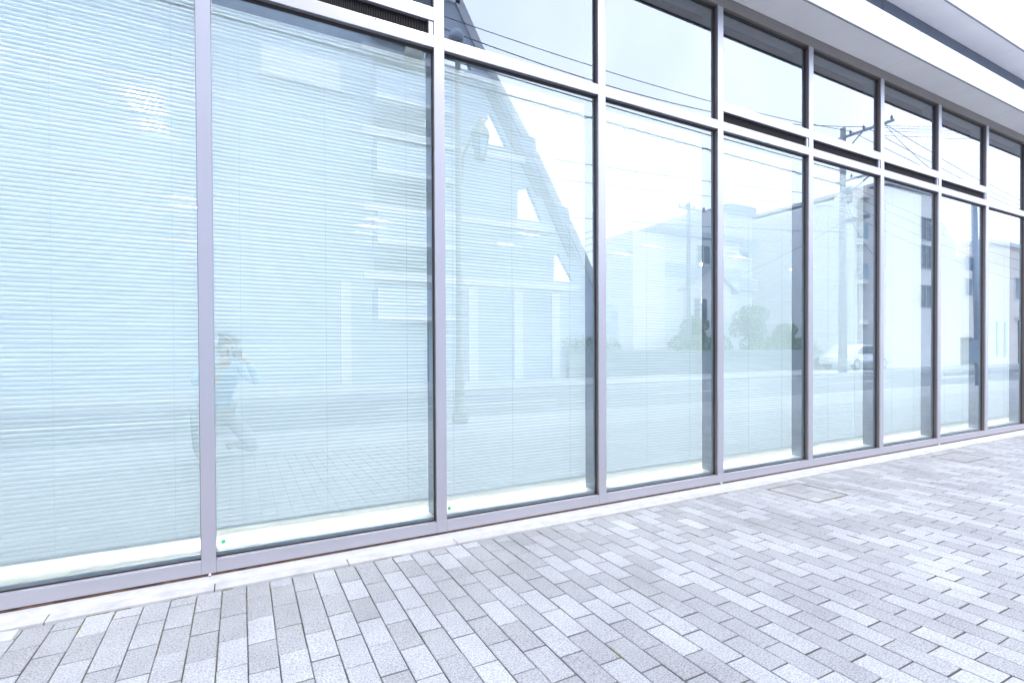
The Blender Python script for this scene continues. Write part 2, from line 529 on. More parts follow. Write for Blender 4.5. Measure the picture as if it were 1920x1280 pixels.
# inlaid covers: brass edged trays filled with pavers laid the other way
for n_, (a, b, c, d) in enumerate(COV):
    lab = ['small brass edged inlaid paver cover beside the wall strip under the fourth and fifth panes',
           'larger brass edged inlaid cover further along the wall, paved flush'][n_]
    t = thing('access_cover', ((a+c)/2, (b+d)/2, 0), lab, 'access cover', 'inlaid covers in the paving')
    fr = MB()
    e = .0045 if n_ == 0 else .003
    for x0, y0, x1, y1 in ((a, b, c, b+e), (a, d-e, c, d), (a, b+e, a+e, d-e), (c-e, b+e, c, d-e)):
        fr.box(x0, y0, -.02, x1, y1, .0025)
    fr.build('frame', M['brass'], t)
    nx = max(2, int((c-a-2*e)/q)); wx = (c-a-2*e)/nx
    ny = int((d-b-2*e)/L+.5); wy = (d-b-2*e)/ny
    for k in range(nx):
        off = 0 if k % 2 else .5
        ys = [b+e]+[b+e+(m_+off)*wy for m_ in range(0 if off else 1, ny+(1 if off else 0))]+[d-e]
        ys = sorted(set(round(z, 4) for z in ys))
        for y0, y1 in zip(ys[:-1], ys[1:]):
            if y1-y0 < .02: continue
            o = bpy.data.objects.new('paver', paver_mesh(wx, y1-y0, r_.choice([1, 2, 2, 3]), 0))
            COL.objects.link(o); o.parent = t; o.matrix_parent_inverse = parent_inv(t)
            o.location = (a+e+(k+.5)*wx, (y0+y1)/2, 0)
# moss cushions in the joints at the near left
mo = MB()
rm = random.Random(5)
def moss_strip(x0, y0, x1, y1, w):
    n = 14
    d = Vector((x1-x0, y1-y0, 0)); nn = Vector((-d.y, d.x, 0)).normalized()
    b = len(mo.v)
    for k in range(n+1):
        p = Vector((x0, y0, 0))+d*(k/n)
        ww = w*(.5+rm.random()*.8)*math.sin(math.pi*min(1, max(.12, k/n)))**.4
        hz = .001+rm.random()*.0025
        for s_, z in ((-1, -.008), (-.45, hz), (.45, hz*.8), (1, -.008)):
            mo.v.append(tuple(p+nn*ww*s_*.5+Vector((0, 0, z))))
    for k in range(n):
        for s_ in range(3):
            mo.f.append([b+k*4+s_, b+(k+1)*4+s_, b+(k+1)*4+s_+1, b+k*4+s_+1]); mo.mi.append(0)
for i in range(-9, 40):
    xj = ox+i*q
    if rm.random() < (.5 if i < 9 else .25):
        y0 = -.18-rm.random()*(.12 if i < 6 else .05); moss_strip(xj, y0, xj+rm.uniform(-.0012, .0012), y0-rm.uniform(.02, .11), .007 if i < 8 else .004)
    if rm.random() < .22 and i < 12:
        y0 = -.3-rm.random()*.9; moss_strip(xj, y0, xj, y0-rm.uniform(.05, .16), .006)
    if rm.random() < .3: moss_strip(xj, YB-.001, xj+q*rm.uniform(.4, .9), YB-.001, .006)
for k in range(26):
    i = rm.randrange(8, 60); y = -rm.uniform(.6, 2.4); moss_strip(ox+i*q, y, ox+i*q+rm.uniform(-.001, .001), y-rm.uniform(.05, .12), .005)
stuff(mo.build('moss', M['moss'], pav))

# smooth edge slabs patching the paving at the near left
for x0, x1, y0, y1 in ((-.9, .02, -.262, -.178), (.025, .31, -.262, -.178), (.315, .56, -.262, -.178)):
    B('edge_slab', M['strip'], pav, x0, y0, -.03, x1, y1, .004+.001*(x0 > 0), bevel=.0025)

# concrete kerb strip along the wall, slab by slab, with mortar fillet
ks = structure(MB().box(-3, -.045, -.03, 34, .028, .010).build('kerb_strip', M['mortar']))
bm = bmesh.new()
nx = 1500
rows = []
for iy, (y, z) in enumerate(((-.098, .008), (-.07, .012), (-.045, .014), (-.018, .015), (.000, .009), (.02, .004))):
    rows.append([bm.verts.new((-3+37*k/nx, y+noise.noise(Vector((k*.11, iy*3.1, 1)))*.006*(iy in (0, 4)), z+noise.noise(Vector((k*.09, iy, 5)))*.0025)) for k in range(nx+1)])
for a, b in zip(rows[:-1], rows[1:]):
    for k in range(nx): bm.faces.new((a[k], a[k+1], b[k+1], b[k]))
me = bpy.data.meshes.new('mortar'); bm.to_mesh(me); bm.free(); me.materials.append(M['mortar'])
mt = link('mortar_fillet', me, ks, smooth=True); stuff(mt)
x = -2.37
while x < 33:
    B('kerb_slab', M['strip'], ks, x+.002, YB+.002, -.03, x+.598, -.088, .010+r_.uniform(-.001, .001), bevel=.003)
    x += .6

# road, kerbs and the far footway
MB().box(-200, -11.45, -.19, 200, -4.86, -.10)
structure(MB().box(-200, -11.4, -.19, 200, -4.86, -.12).build('road', M['asph']))
structure(MB().box(-200, -4.718, -.19, 200, -3.175, -.002).build('footway', M['foot']))
nk = structure(MB().box(-200, -4.86, -.19, 200, -4.72, .0).build('near_kerb', M['kerb']))
structure(MB().box(-200, -16.0, -.19, 200, -11.4, .0).build('far_footway', M['kerb']))
rl = MB()
for x0 in range(-60, 120, 8): rl.box(x0, -8.2, -.121, x0+4.5, -8.05, -.114)
rl.box(-200, -11.1, -.121, 200, -10.98, -.114).box(-200, -5.3, -.121, 200, -5.18, -.114)
structure(rl.build('road_markings', M['paint']))

# ------------------------------------------------------------------ THE GLASS FRONTED BUILDING
bld = thing('office_building', (0, 0, 0), 'long glass fronted office building with lavender aluminium frames and white canopies', 'building')
MW = .0629
Z = dict(r0=.024, r1=.088, g0=.090, t0=2.888, t1=2.959, u0=3.043, u1=3.120, h0=3.878, s=3.970)
N0, N1 = -1, 12
SLOT = {-1, 0, 1, 4, 5, 6, 7, 9, 10, 11}
YG = .035
for m_ in range(N0, N1+1):
    xc = m_*W
    B('mullion', M['alu'], bld, xc-MW/2, 0, Z['r0'], xc+MW/2, .012, Z['h0']+.002, bevel=.0012)
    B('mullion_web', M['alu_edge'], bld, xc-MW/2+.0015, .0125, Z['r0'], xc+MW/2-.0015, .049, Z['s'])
    B('mullion_inner', M['alu_in'], bld, xc-MW/2+.004, .0495, Z['r0'], xc+MW/2-.004, .17, Z['s'])
for b_ in range(N0, N1):
    x0, x1 = b_*W+MW/2+.0008, (b_+1)*W-MW/2-.0008
    B('bottom_rail', M['alu'], bld, x0, .0006, Z['r0'], x1, .03, Z['r1'], bevel=.0014)
    B('glazing_bead', M['bead'], bld, x0+.004, .052, Z['r1']-.02, x1-.004, .062, .106)
    gk = MB().box(x0, .030, Z['r1']-.02, x1, .0335, Z['r1']+.006)
    slot = b_ in SLOT
    up0 = Z['u1'] if slot else Z['t1']
    gk.box(x0, .030, Z['t0']-.018, x1, .0335, Z['t0']+.01)
    gk.box(x1-.003, .0335, Z['r1'], x1, .0475, Z['t0'])
    gk.build('gasket', M['gasket'], bld)
    gk = MB().box(x0, .030, Z['h0']-.020, x1, .0335, Z['h0']+.01).box(x1-.003, .0335, up0, x1, .0475, Z['h0'])
    gk.build('gasket', M['gasket'], bld)
    B('transom', M['alu'], bld, x0, .0006, Z['t0'], x1, .030, Z['t1'], bevel=.0014)
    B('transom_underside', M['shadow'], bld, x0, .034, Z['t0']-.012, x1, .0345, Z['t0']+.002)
    if slot:
        B('transom', M['alu'], bld, x0, .0006, Z['u0'], x1, .030, Z['u1'], bevel=.0014)
        vg = MB().box(x0, .040, Z['t1']-.01, x1-.030, .046, Z['u0']+.01)
        vg.build('vent_back_plate', M['grille'], bld)
        fn = MB(); xx = x0+.006
        while xx < x1-.034:
            fn.box(xx, .022, Z['t1'], xx+.0018, .0395, Z['u0']); xx += .0095
        fn.build('vent_fins', M['grille'], bld)
        B('vent_end_block', M['alu'], bld, x1-.0295, .006, Z['t1']+.0005, x1-.0005, .045, Z['u0']-.0005, bevel=.001)
    # panes: front face coated, rest clear
    for z0, z1, nm in ((Z['r1']-.012, Z['t0']+.02, 'glass_pane'), (up0-.012, Z['h0']+.012, 'upper_glass_pane')):
        pm = MB().box(x0+.0003, YG, z0, x1-.0033, YG+.012, z1)
        ta, tb_ = r_.uniform(-.0011, .0011), r_.uniform(-.0006, .0006)
        pm.v = [(a, b+(a-(x0+x1)/2)*ta+(c-(z0+z1)/2)*tb_, c) for a, b, c in pm.v]
        pm.mi = [1, 1, 0, 1, 1, 1]
        pm.build(nm, [M['glass'], M['clear']], bld)
    # head rail
    B('head_rail', M['headrail'], bld, x0-.0006, .0004, Z['h0']+.0025, x1+MW+.0006, .030, Z['s']-.001, bevel=.001)
    # inner framing behind the transoms
    B('inner_transom', M['alu_in'], bld, x0, .0495, Z['t0']+.004, x1, .17, (Z['u1'] if slot else Z['t1'])-.004)
    B('inner_head', M['alu_in'], bld, x0, .0495, Z['h0']+.012, x1, .17, Z['s'])

smb = MB()
n = 8
for k in range(n): smb.v.append((.0026*math.cos(2*math.pi*k/n), -.0012, .0026*math.sin(2*math.pi*k/n)))
for k in range(n): smb.v.append((.0028*math.cos(2*math.pi*k/n), .0005, .0028*math.sin(2*math.pi*k/n)))
smb.f = [list(range(n))]+[[k, k+n, (k+1) % n+n, (k+1) % n] for k in range(n)]; smb.mi = [0]*(n+1)
scm = smb.mesh('screw', M['hole'])
for b_ in range(0, 9):
    if b_ in SLOT:
        x0, x1 = b_*W+MW/2, (b_+1)*W-MW/2
        for k in (.05, .34, .70, .955):
            link('screw', scm, bld, loc=(x0+(x1-x0)*k, 0, Z['t1']-.007))

# weep pipes under mullions 1, 4, 7, 10
for m_ in (1, 4, 7, 10):
    p = MB().tube([(m_*W+.004, .022, .020), (m_*W+.004, -.012, .0165)], .0055, 12)
    w_ = p.build('weep_pipe', M['pvc'], bld, smooth=False)
    MB().tube([(m_*W+.004, -.0122, .0165), (m_*W+.004, -.0128, .0165)], .0038, 12).build('pipe_hole', M['hole'], w_)
# rusty gap under the bottom rail
B('rusty_gap', M['rust'], bld, -1.2, .004, -.03, 14.4, .05, .0235)
# window boards, upstand
B('window_board', M['sill'], bld, -1.2, .0625, .07, 14.4, .34, .105)
B('window_board_upstand', M['sill'], bld, -1.2, .34, .07, 14.4, .36, .165)
# interior
B('interior_floor', M['infloor'], bld, -1.2, .36, -.05, 14.4, 6.0, .0)
B('interior_back_wall', M['inwall'], bld, -1.2, 6.0, -.05, 14.4, 6.15, 4.7)
B('interior_end_wall', M['inwall'], bld, -1.35, .05, -.05, -1.2, 6.15, 4.7)
B('interior_end_wall', M['inwall'], bld, 14.4, .05, -.05, 14.55, 6.15, 4.7)
B('suspended_ceiling', M['inwall'], bld, -1.2, .30, 3.03, 14.4, 6.0, 3.07)
B('added_bulkhead', M['bulk'], bld, -1.2, .28, 2.99, 14.4, .2995, 3.97)  # added dark screen that keeps the lit room out of the upper panes
B('inner_soffit', M['bulk'], bld, -1.2, .171, 3.971, 14.4, 6.0, 4.1)

# canopies: panels 2.4 m long with open joints
YF = -.283
zf1 = 4.222
def panels(name, m_, y0, z0, y1, z1, gap=.004, off=0.0, bevel=0):
    x = -2.4
    while x < 16.6:
        B(name, m_, bld, x+gap/2+off, y0, z0, x+2.4-gap/2+off, y1, z1, bevel=bevel); x += 2.4
panels('soffit_panel', M['soffit'], YF+.012, Z['s'], -.0005, Z['s']+.02, gap=.006)
B('canopy_core', M['shadow'], bld, -2.4, YF+.014, Z['s']+.022, 16.7, .0, zf1-.01)
B('soffit_shadow_gap', M['shadow'], bld, -2.4, YF+.003, Z['s']-.002, 16.7, YF+.0115, Z['s']+.019)
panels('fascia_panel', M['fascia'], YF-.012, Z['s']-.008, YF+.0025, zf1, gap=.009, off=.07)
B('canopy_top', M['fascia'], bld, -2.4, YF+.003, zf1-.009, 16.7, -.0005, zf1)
panels('recess_panel', M['recess'], .0, Z['s']+.03, .02, 4.70, gap=.007)
B('recess_core', M['shadow'], bld, -2.4, .022, Z['s']+.002, 16.7, .17, 5.0)
zs2 = 4.705
panels('upper_soffit_panel', M['soffit'], YF+.012, zs2, .02, zs2+.02, gap=.006)
B('upper_canopy_core', M['shadow'], bld, -2.4, YF+.014, zs2+.022, 16.7, .02, 4.95)
B('upper_soffit_gap', M['shadow'], bld, -2.4, YF+.003, zs2-.002, 16.7, YF+.0115, zs2+.019)
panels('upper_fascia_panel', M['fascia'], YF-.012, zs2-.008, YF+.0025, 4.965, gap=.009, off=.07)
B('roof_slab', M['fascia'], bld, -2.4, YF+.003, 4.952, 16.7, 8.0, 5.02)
B('roof_post', M['steelpole'], bld, 10.87, .46, 5.02, 10.97, .56, 6.35)

# ------------------------------------------------------------------ venetian blinds
def slat_mesh(wd_):
    # curved 25 mm strip, convex outwards, tilted almost closed (top edge inwards)
    mb = MB(); n = 5; half = wd_/2; tilt = math.radians(71)
    prof = []
    for k in range(n+1):
        s_ = -.0125+.025*k/n
        c = .0026*(1-(s_/.0125)**2)
        # s along slat width, c bulge
        y = s_*math.cos(tilt)-c*math.sin(tilt)
        z = s_*math.sin(tilt)+c*math.cos(tilt)
        prof.append((y, z))
    for y, z in prof: mb.v += [(-half, y, z), (half, y, z)]
    for y, z in prof: mb.v += [(-half, y+.0004, z), (half, y+.0004, z)]
    for k in range(n):
        a = 2*k; mb.f.append([a, a+1, a+3, a+2]); mb.mi.append(0)
        c = 2*(n+1)+2*k; mb.f.append([c, c+2, c+3, c+1]); mb.mi.append(0)
    e = 2*(n+1)
    mb.f.append([0, e, e+1, 1]); mb.mi.append(0)
    mb.f.append([2*n, 2*n+1, e+2*n+1, e+2*n]); mb.mi.append(0)
    me = mb.mesh('slat', M['slat'])
    for p in me.polygons: p.use_smooth = True
    return me
SW = W-.002
slm = slat_mesh(SW)
ordn = ['leftmost, nearest the camera', 'between the first and second mullions from the left', 'behind the pane that mirrors the sloping white building edge',
        'behind the pane mirroring a small distant utility pole', 'behind the pane mirroring the grey side wall and round tree',
        'behind the pane mirroring the big utility pole and white car', 'behind the pane mirroring the tall white block with three windows',
        'behind the pane mirroring the blue steel pole', 'last one visible at the right edge', 'beyond the right edge']
BY = .200
pitch_ = .0213
for b_ in range(-1, 10):
    xc = (b_+.5)*W
    zb = .172 if b_ >= 1 else .150
    t = thing('venetian_blind', (xc, BY, zb), 'closed white venetian blind, '+(ordn[b_] if b_ >= 0 else 'outside the frame on the left'), 'blind', 'white venetian blinds behind the panes')
    MB().box(xc-SW/2, BY-.014, 2.945, xc+SW/2, BY+.014, 2.975).build('headrail', M['cord'], t)
    MB().box(xc-SW/2, BY-.011, zb, xc+SW/2, BY+.011, zb+.012).build('bottom_rail', M['cord'], t, bevel=.002)
    n_ = int((2.945-zb-.022)/pitch_)
    rb = random.Random(b_+50)
    inv = parent_inv(t)
    for k in range(n_):
        o = bpy.data.objects.new('slat', slm); COL.objects.link(o); o.parent = t; o.matrix_parent_inverse = inv
        z = zb+.024+k*pitch_
        o.location = (xc+rb.uniform(-.0008, .0008), BY+rb.uniform(-.0006, .0006), z+rb.uniform(-.0005, .0005))
        o.rotation_euler = (rb.uniform(-.035, .035), rb.uniform(-.0006, .0006), 0)
    for dx in (-.45, -.02, .45):
        MB().tube([(xc+dx, BY-.0125, zb), (xc+dx, BY-.0125, 2.95)], .0011, 5).build('ladder_cord', M['cord'], t)

# one lit ceiling panel, plus added rows that brighten the blinds
pos = [(.72, 2.02)]+[(x, y) for y in (4.75, 5.35) for x in (.72, 3.1, 5.5, 7.9, 10.3, 12.7)]
for k, (x, y) in enumerate(pos):
    t = thing('ceiling_and_fill_light', (x, y, 3.0), 'lit fluorescent ceiling panel seen as streaks through the nearest blind' if k == 0 else 'added fill panel brightening the blinds, in the %s row, behind the %s pane' % ('front' if y < 5 else 'rear', ['first', 'third', 'fifth', 'seventh', 'ninth', 'eleventh'][(k-1) % 6]), 'ceiling light', 'ceiling lights inside the office')
    MB().box(x-.16, y-.62, 3.005, x+.16, y+.62, 3.029).build('housing', M['inwall'], t)
    MB().box(x-(.14 if k else .09), y-(.60 if k else .36), 2.992, x+(.14 if k else .09), y+(.60 if k else .36), 3.0045).build('diffuser', M['tube'], t)

# green stickers on the glass
for k, (x, z, lab) in enumerate(((1.262, .158, 'round green sticker at the bottom of the second pane, nearest the camera'), (2.459, .149, 'round green sticker at the bottom left of the third pane'))):
    mb = MB(); n = 20; R_ = .0105
    for yy in (0, -.0006):
        for j in range(n): mb.v.append((R_*math.cos(2*math.pi*j/n), yy, R_*math.sin(2*math.pi*j/n)))
    mb.f = [list(range(n)), list(range(n, 2*n))[::-1]]+[[j, j+n, (j+1) % n+n, (j+1) % n] for j in range(n)]; mb.mi = [0]*(n+2)
    o = mb.build('green_sticker', M['green'], loc=(x, YG-.0005, z))
    tag(o, lab, 'sticker', 'green stickers on the glass')

# ------------------------------------------------------------------ ACROSS THE STREET (seen mirrored in the glass)
def wall_window(parent, x0, x1, z0, z1, y, pane=M['win'], frame=None, dep=.12):
    f = MB(); t_ = .06
    fm = frame or M['white2']
    f.box(x0-t_, y-.02, z0-t_, x1+t_, y+.05, z0).box(x0-t_, y-.02, z1, x1+t_, y+.05, z1+t_)
    f.box(x0-t_, y-.02, z0, x0, y+.05, z1).box(x1, y-.02, z0, x1+t_, y+.05, z1)
    f.box((x0+x1)/2-.025, y-.01, z0, (x0+x1)/2+.025, y+.03, z1)
    w_ = f.build('window', fm, parent)
    MB().box(x0, y-.015, z0, x1, y+.005, z1).build('pane', pane, w_)
    return w_
# A: white building with raking buttress frame
A = thing('stepped_building', (0, -15.5, 0), 'white stepped building with a raking concrete edge pierced by openings, mirrored on the left', 'building')
YA = -15.5
outer = [(7.6, 0), (7.6, 17.2), (8.1, 16.3), (8.95, 14.67), (9.86, 13.0), (10.56, 12.0), (11.93, 10.05), (12.3, 10.0), (12.35, 9.44), (13.57, 7.42), (13.95, 7.33), (14.02, 6.77), (14.85, 5.31), (15.6, 3.9), (16.6, 2.9), (16.6, 0)]
h1 = [(10.24, 10.61), (9.75, 10.13), (9.75, 9.37), (10.98, 9.37)]
h2 = [(11.92, 7.94), (11.45, 7.7), (11.43, 6.55), (12.60, 6.55)]
h3 = [(13.40, 5.31), (13.21, 5.18), (13.18, 4.14), (14.18, 4.14)]
h0 = [(8.9, 13.3), (8.3, 12.9), (8.3, 11.9), (9.5, 11.9)]
poly_slab('raking_frame', outer, [h0, h1, h2, h3], YA, YA-.22, M['awall'], A)
for x1, z0, z1 in ((7.6, 0, 17.2), (8.2, 8, 11.85), (9.7, 6.5, 9.3), (11.4, 4.1, 6.5), (13.1, 1.2, 4.1), (15.6, 0, 1.6)):
    pass
for (xa, za), (xb, zb2) in (((8.95, 14.67), (9.86, 13.0)), ((9.86, 13.0), (10.56, 12.0)), ((10.56, 12.0), (11.93, 10.05)), ((12.35, 9.44), (13.57, 7.42)), ((14.02, 6.77), (14.85, 5.31)), ((14.85, 5.31), (15.6, 3.9))):
    cp = MB(); b0 = 0
    for yy in (YA+.10, YA-.3):
        cp.v += [(xa, yy, za), (xb, yy, zb2), (xb-.30, yy, zb2-.16), (xa-.30, yy, za-.16)]
    cp.f = [[0, 1, 2, 3], [7, 6, 5, 4], [0, 4, 5, 1], [1, 5, 6, 2], [2, 6, 7, 3], [3, 7, 4, 0]]; cp.mi = [0]*6
    cp.build('raking_coping', M['fascia'], A)
for (xa, za), (xb, zb2) in (((10.0, 11.35), (12.35, 7.6)), ((12.2, 8.4), (13.9, 5.2))):
    cp = MB()
    for yy in (YA+.06, YA-.02):
        cp.v += [(xa, yy, za), (xa+.42, yy, za+.05), (xb+.42, yy, zb2+.05), (xb, yy, zb2)]
    cp.f = [[0, 1, 2, 3], [7, 6, 5, 4], [0, 4, 5, 1], [1, 5, 6, 2], [2, 6, 7, 3], [3, 7, 4, 0]]; cp.mi = [0]*6
    cp.build('raking_soffit_shade', M['shade'], A)  # dark strip painting the shade on the frame's inner soffit
B('main_wall', M['awall'], A, -24, YA-9, 0, 7.5, YA-.02, 17.2)
B('storey_mass', M['awall'], A, 7.5, YA-9, 6.3, 9.7, YA-.46, 9.3)
B('storey_mass', M['awall'], A, 7.5, YA-9, 3.9, 11.35, YA-.46, 6.29)
B('storey_mass', M['awall'], A, 7.5, YA-9, 0, 13.1, YA-.46, 3.89)
B('roof_parapet', M['white'], A, -24, YA-9, 17.2, 7.6, YA+.15, 17.6)
for z in (3.9, 6.3, 9.0, 11.9, 14.6):
    B('floor_band', M['white2'], A, 5.2, YA, z-.16, min(15.0, 7.5+(17.2-z)*.52), YA+.10, z+.10)
# balconies on the right hand bay of the main wall
for z in (2.4, 5.0, 7.4, 9.9, 12.4, 14.8):
    B('balcony_recess_shade', M['shade'], A, 5.6, YA-.019, z+.95, 8.2, YA+.02, z+2.1)  # flat dark sheet standing in for the shaded recess
    B('balcony_parapet', M['bluegrey'], A, 5.5, YA+.02, z, 8.3, YA+.9, z+.92)
    B('balcony_slab', M['white2'], A, 5.5, YA+.02, z-.15, 8.3, YA+.95, z-.003)
for x in (-18, -12.5, -7):
    for z in (1.0, 4.6, 7.2, 10.0, 12.7): wall_window(A, x, x+2.4, z, z+1.5, YA+.0)
for x in (4.4,): B('pilaster', M['white2'], A, x, YA+.0, 0, x+.35, YA+.12, 3.6)
# loggia with the dark band in the second bay
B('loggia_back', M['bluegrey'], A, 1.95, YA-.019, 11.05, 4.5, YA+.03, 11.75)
B('loggia_panel', M['white2'], A, 2.0, YA+.03, 10.05, 4.45, YA+.22, 11.0)
for x in (1.93, 4.46): B('loggia_post', M['fascia'], A, x, YA+.03, 10.0, x+.09, YA+.3, 11.05)
for x in (9.2, 11.2, 13.0): B('pilaster', M['white2'], A, x, YA+.0, 0, x+.4, YA+.12, 3.6)

# B3: flat roofed pale block with house in front
Bb = thing('pale_block', (21.8, -17, 0), 'pale four storey block mirrored behind the small utility pole', 'building')
B('wall', M['white'], Bb, 18.85, -19.5, 0, 21.0, -17.0, 7.2)
B('wall', M['white2'], Bb, 21.0, -21, 0, 27.5, -17.6, 7.45)
B('roof', M['bluegrey'], Bb, 20.8, -21.2, 7.45, 27.7, -17.4, 7.75)
B('floor_band', M['bluegrey'], Bb, 21.0, -17.6, 5.2, 27.5, -17.45, 5.9)
for x in (24.0,):
    for z in (3.4, 6.05): wall_window(Bb, x, x+1.0, z, z+1.0, -17.58)
gh = thing('gabled_house', (24.5, -16.4, 0), 'small house with white gable and grey roof mirrored in the fourth pane gap', 'house')
bm = bmesh.new()
for y in (-19.5, -17.2):
    pts = [(22.9, 0), (26.3, 0), (26.3, 4.6), (24.6, 5.7), (22.9, 4.6)]
    vs = [bm.verts.new((x, y, z)) for x, z in pts]
    bm.faces.new(vs)
bm.verts.ensure_lookup_table()
for k in range(5): bm.faces.new((bm.verts[k], bm.verts[(k+1) % 5], bm.verts[5+(k+1) % 5], bm.verts[5+k]))
bmesh.ops.recalc_face_normals(bm, faces=bm.faces)
me = bpy.data.meshes.new('wall'); bm.to_mesh(me); bm.free(); me.materials.append(M['white2']); link('wall', me, gh)
rf = MB()
for s_ in (-1, 1):
    b = len(rf.v); xe = 24.6+s_*2.1; ze = 4.38
    rf.v += [(24.6, -19.7, 5.74), (24.6, -16.95, 5.74), (xe, -16.95, ze), (xe, -19.7, ze), (24.6, -19.7, 5.88), (24.6, -16.95, 5.88), (xe, -16.95, ze+.14), (xe, -19.7, ze+.14)]
    for f in ((0, 1, 2, 3), (4, 7, 6, 5), (1, 5, 6, 2), (2, 6, 7, 3), (3, 7, 4, 0)): rf.f.append([b+i for i in f]); rf.mi.append(0)
rf.build('roof', M['fascia'], gh)
wall_window(gh, 23.3, 24.3, 2.9, 4.0, -17.2)

# B4: stepped far block
Bc = thing('far_apartment_block', (31, -22, 0), 'far pale apartment block with stepped roof, mirrored in the fifth pane', 'building')
B('wall', M['white2'], Bc, 28.2, -30, 0, 33.2, -21, 10.4)
B('roof', M['bluegrey'], Bc, 30.6, -30, 10.4, 33.4, -20.8, 11.1)
for z in (2.6, 5.2, 7.8):
    B('balcony', M['bluegrey'], Bc, 28.4, -21, z, 33.0, -20.4, z+.85)
# B5: block with plain grey side and balconies
Bd = thing('balcony_block', (38, -18, 0), 'grey sided apartment block with deep balconies, mirrored beside the big utility pole', 'building')
B('side_wall', M['white2'], Bd, 35.4, -32, 0, 35.7, -15.4, 10.75)
B('wall', M['white2'], Bd, 35.7, -32, 0, 41.0, -16.8, 10.7)
B('parapet', M['beige'], Bd, 35.7, -16.8, 10.6, 41.0, -14.9, 11.2)
for z in (2.72, 5.25, 7.75): B('balcony_slab', M['white'], Bd, 35.7, -16.8, z, 41, -15.0, z+.30)
for z in (5.55, 8.05): B('balcony_rail', M['bead'], Bd, 35.7, -15.06, z, 41, -15.0, z+.95)
for z in (.4, 3.1, 5.6, 8.1):
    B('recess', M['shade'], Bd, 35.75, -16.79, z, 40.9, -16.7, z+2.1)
    for x in (36.2, 38.6): wall_window(Bd, x, x+1.5, z+.1, z+1.9, -16.66)
# B6: tall white block
Be = thing('tall_white_block', (40, -14, 0), 'tall white block with a column of three square windows and sloping shoulder', 'building')
poly_slab('wall', [(36.2, 0), (36.2, 11.1), (42.33, 11.25), (42.4, 10.2), (44.7, 8.46), (44.78, 0)], [], -14.0, -24, M['white'], Be)
B('roof_coping', M['fascia'], Be, 36.1, -24.1, 11.25, 42.4, -13.9, 11.45)
for z0, z1 in ((8.3, 9.67), (6.42, 7.88), (3.88, 5.28)): wall_window(Be, 40.28, 41.5, z0, z1, -13.98, frame=M['fascia'])
# B8: beige building
Bf = thing('beige_house', (51, -14.4, 0), 'low beige building with open garage and upper window, mirrored in the last panes', 'building')
B('wall', M['beige'], Bf, 45.5, -24, 2.3, 50.2, -14.3, 7.6)
B('wall', M['white'], Bf, 45.5, -24, 0, 46.3, -14.3, 2.299)
B('garage_back', M['win'], Bf, 46.3, -20, 0, 50.1, -19.8, 2.299)
B('garage_ceiling_band', M['beige'], Bf, 46.3, -14.6, 2.0, 50.1, -14.3, 2.299)
B('wall', M['beige'], Bf, 50.2, -24, 0, 60, -14.2, 9.0)
B('roof_edge', M['white2'], Bf, 50.1, -24, 9.0, 60.2, -14.0, 9.3)
wall_window(Bf, 54.7, 56.7, 5.05, 6.7, -14.18)
wall_window(Bf, 47.0, 49.2, 5.0, 6.2, -14.28)
B('door', M['win'], Bf, 55.4, -14.2, .05, 57.2, -14.12, 3.4)
B('door_canopy', M['white'], Bf, 54.8, -14.2, 3.5, 57.8, -13.9, 3.7)
for x in (51.6, 53.0): B('shutter_strip', M['bead'], Bf, x, -14.2, .6, x+.35, -14.14, 3.2)

# low garden wall and hedge
gw = MB().box(13.6, -15.25, 0, 31.5, -15.0, 1.15).build('garden_wall', M['shade']); tag(gw, 'low grey retaining wall under the clipped hedge across the street', 'wall')
def foliage(mb, c, rad, n, size, rn):
    for k in range(n):
        while True:
            p = Vector((rn.uniform(-1, 1), rn.uniform(-1, 1), rn.uniform(-1, 1)))
            if .25 < p.length < 1: break
        p = p.normalized()*(p.length**.5)*(1+.15*noise.noise(p*3+Vector(c)))
        pc = Vector((c[0]+p.x*rad[0], c[1]+p.y*rad[1], c[2]+p.z*rad[2]))
        u = Vector((rn.uniform(-1, 1), rn.uniform(-1, 1), rn.uniform(-1, 1))).normalized()
        w = u.cross(Vector((rn.uniform(-1, 1), rn.uniform(-1, 1), rn.uniform(-1, 1)))).normalized()
        s_ = size*rn.uniform(.6, 1.3)
        b = len(mb.v)
        mb.v += [tuple(pc-u*s_), tuple(pc+w*s_*.5), tuple(pc+u*s_), tuple(pc-w*s_*.5)]
        mb.f.append([b, b+1, b+2, b+3]); mb.mi.append(0)
rn = random.Random(9)
hd = thing('hedge', (20, -15.6, 1.1), 'clipped green hedge above the grey retaining wall, mirrored low in the panes', 'hedge')
mb = MB()
xx = 14.0
while xx < 31.3:
    if 16.4 < xx < 20.6 or 24.3 < xx < 25.8: xx += .75; continue
    foliage(mb, (xx, -15.75, 1.35), (.6, .55, .55), 420, .075, rn); xx += .75
stuff(mb.build('foliage', M['leaf2'], hd))
MB().box(14.0, -16.0, .2, 16.5, -15.6, 1.3).box(20.7, -16.0, .2, 24.3, -15.6, 1.3).box(25.8, -16.0, .2, 31.2, -15.6, 1.3).build('branch_core', M['leaf'], hd)
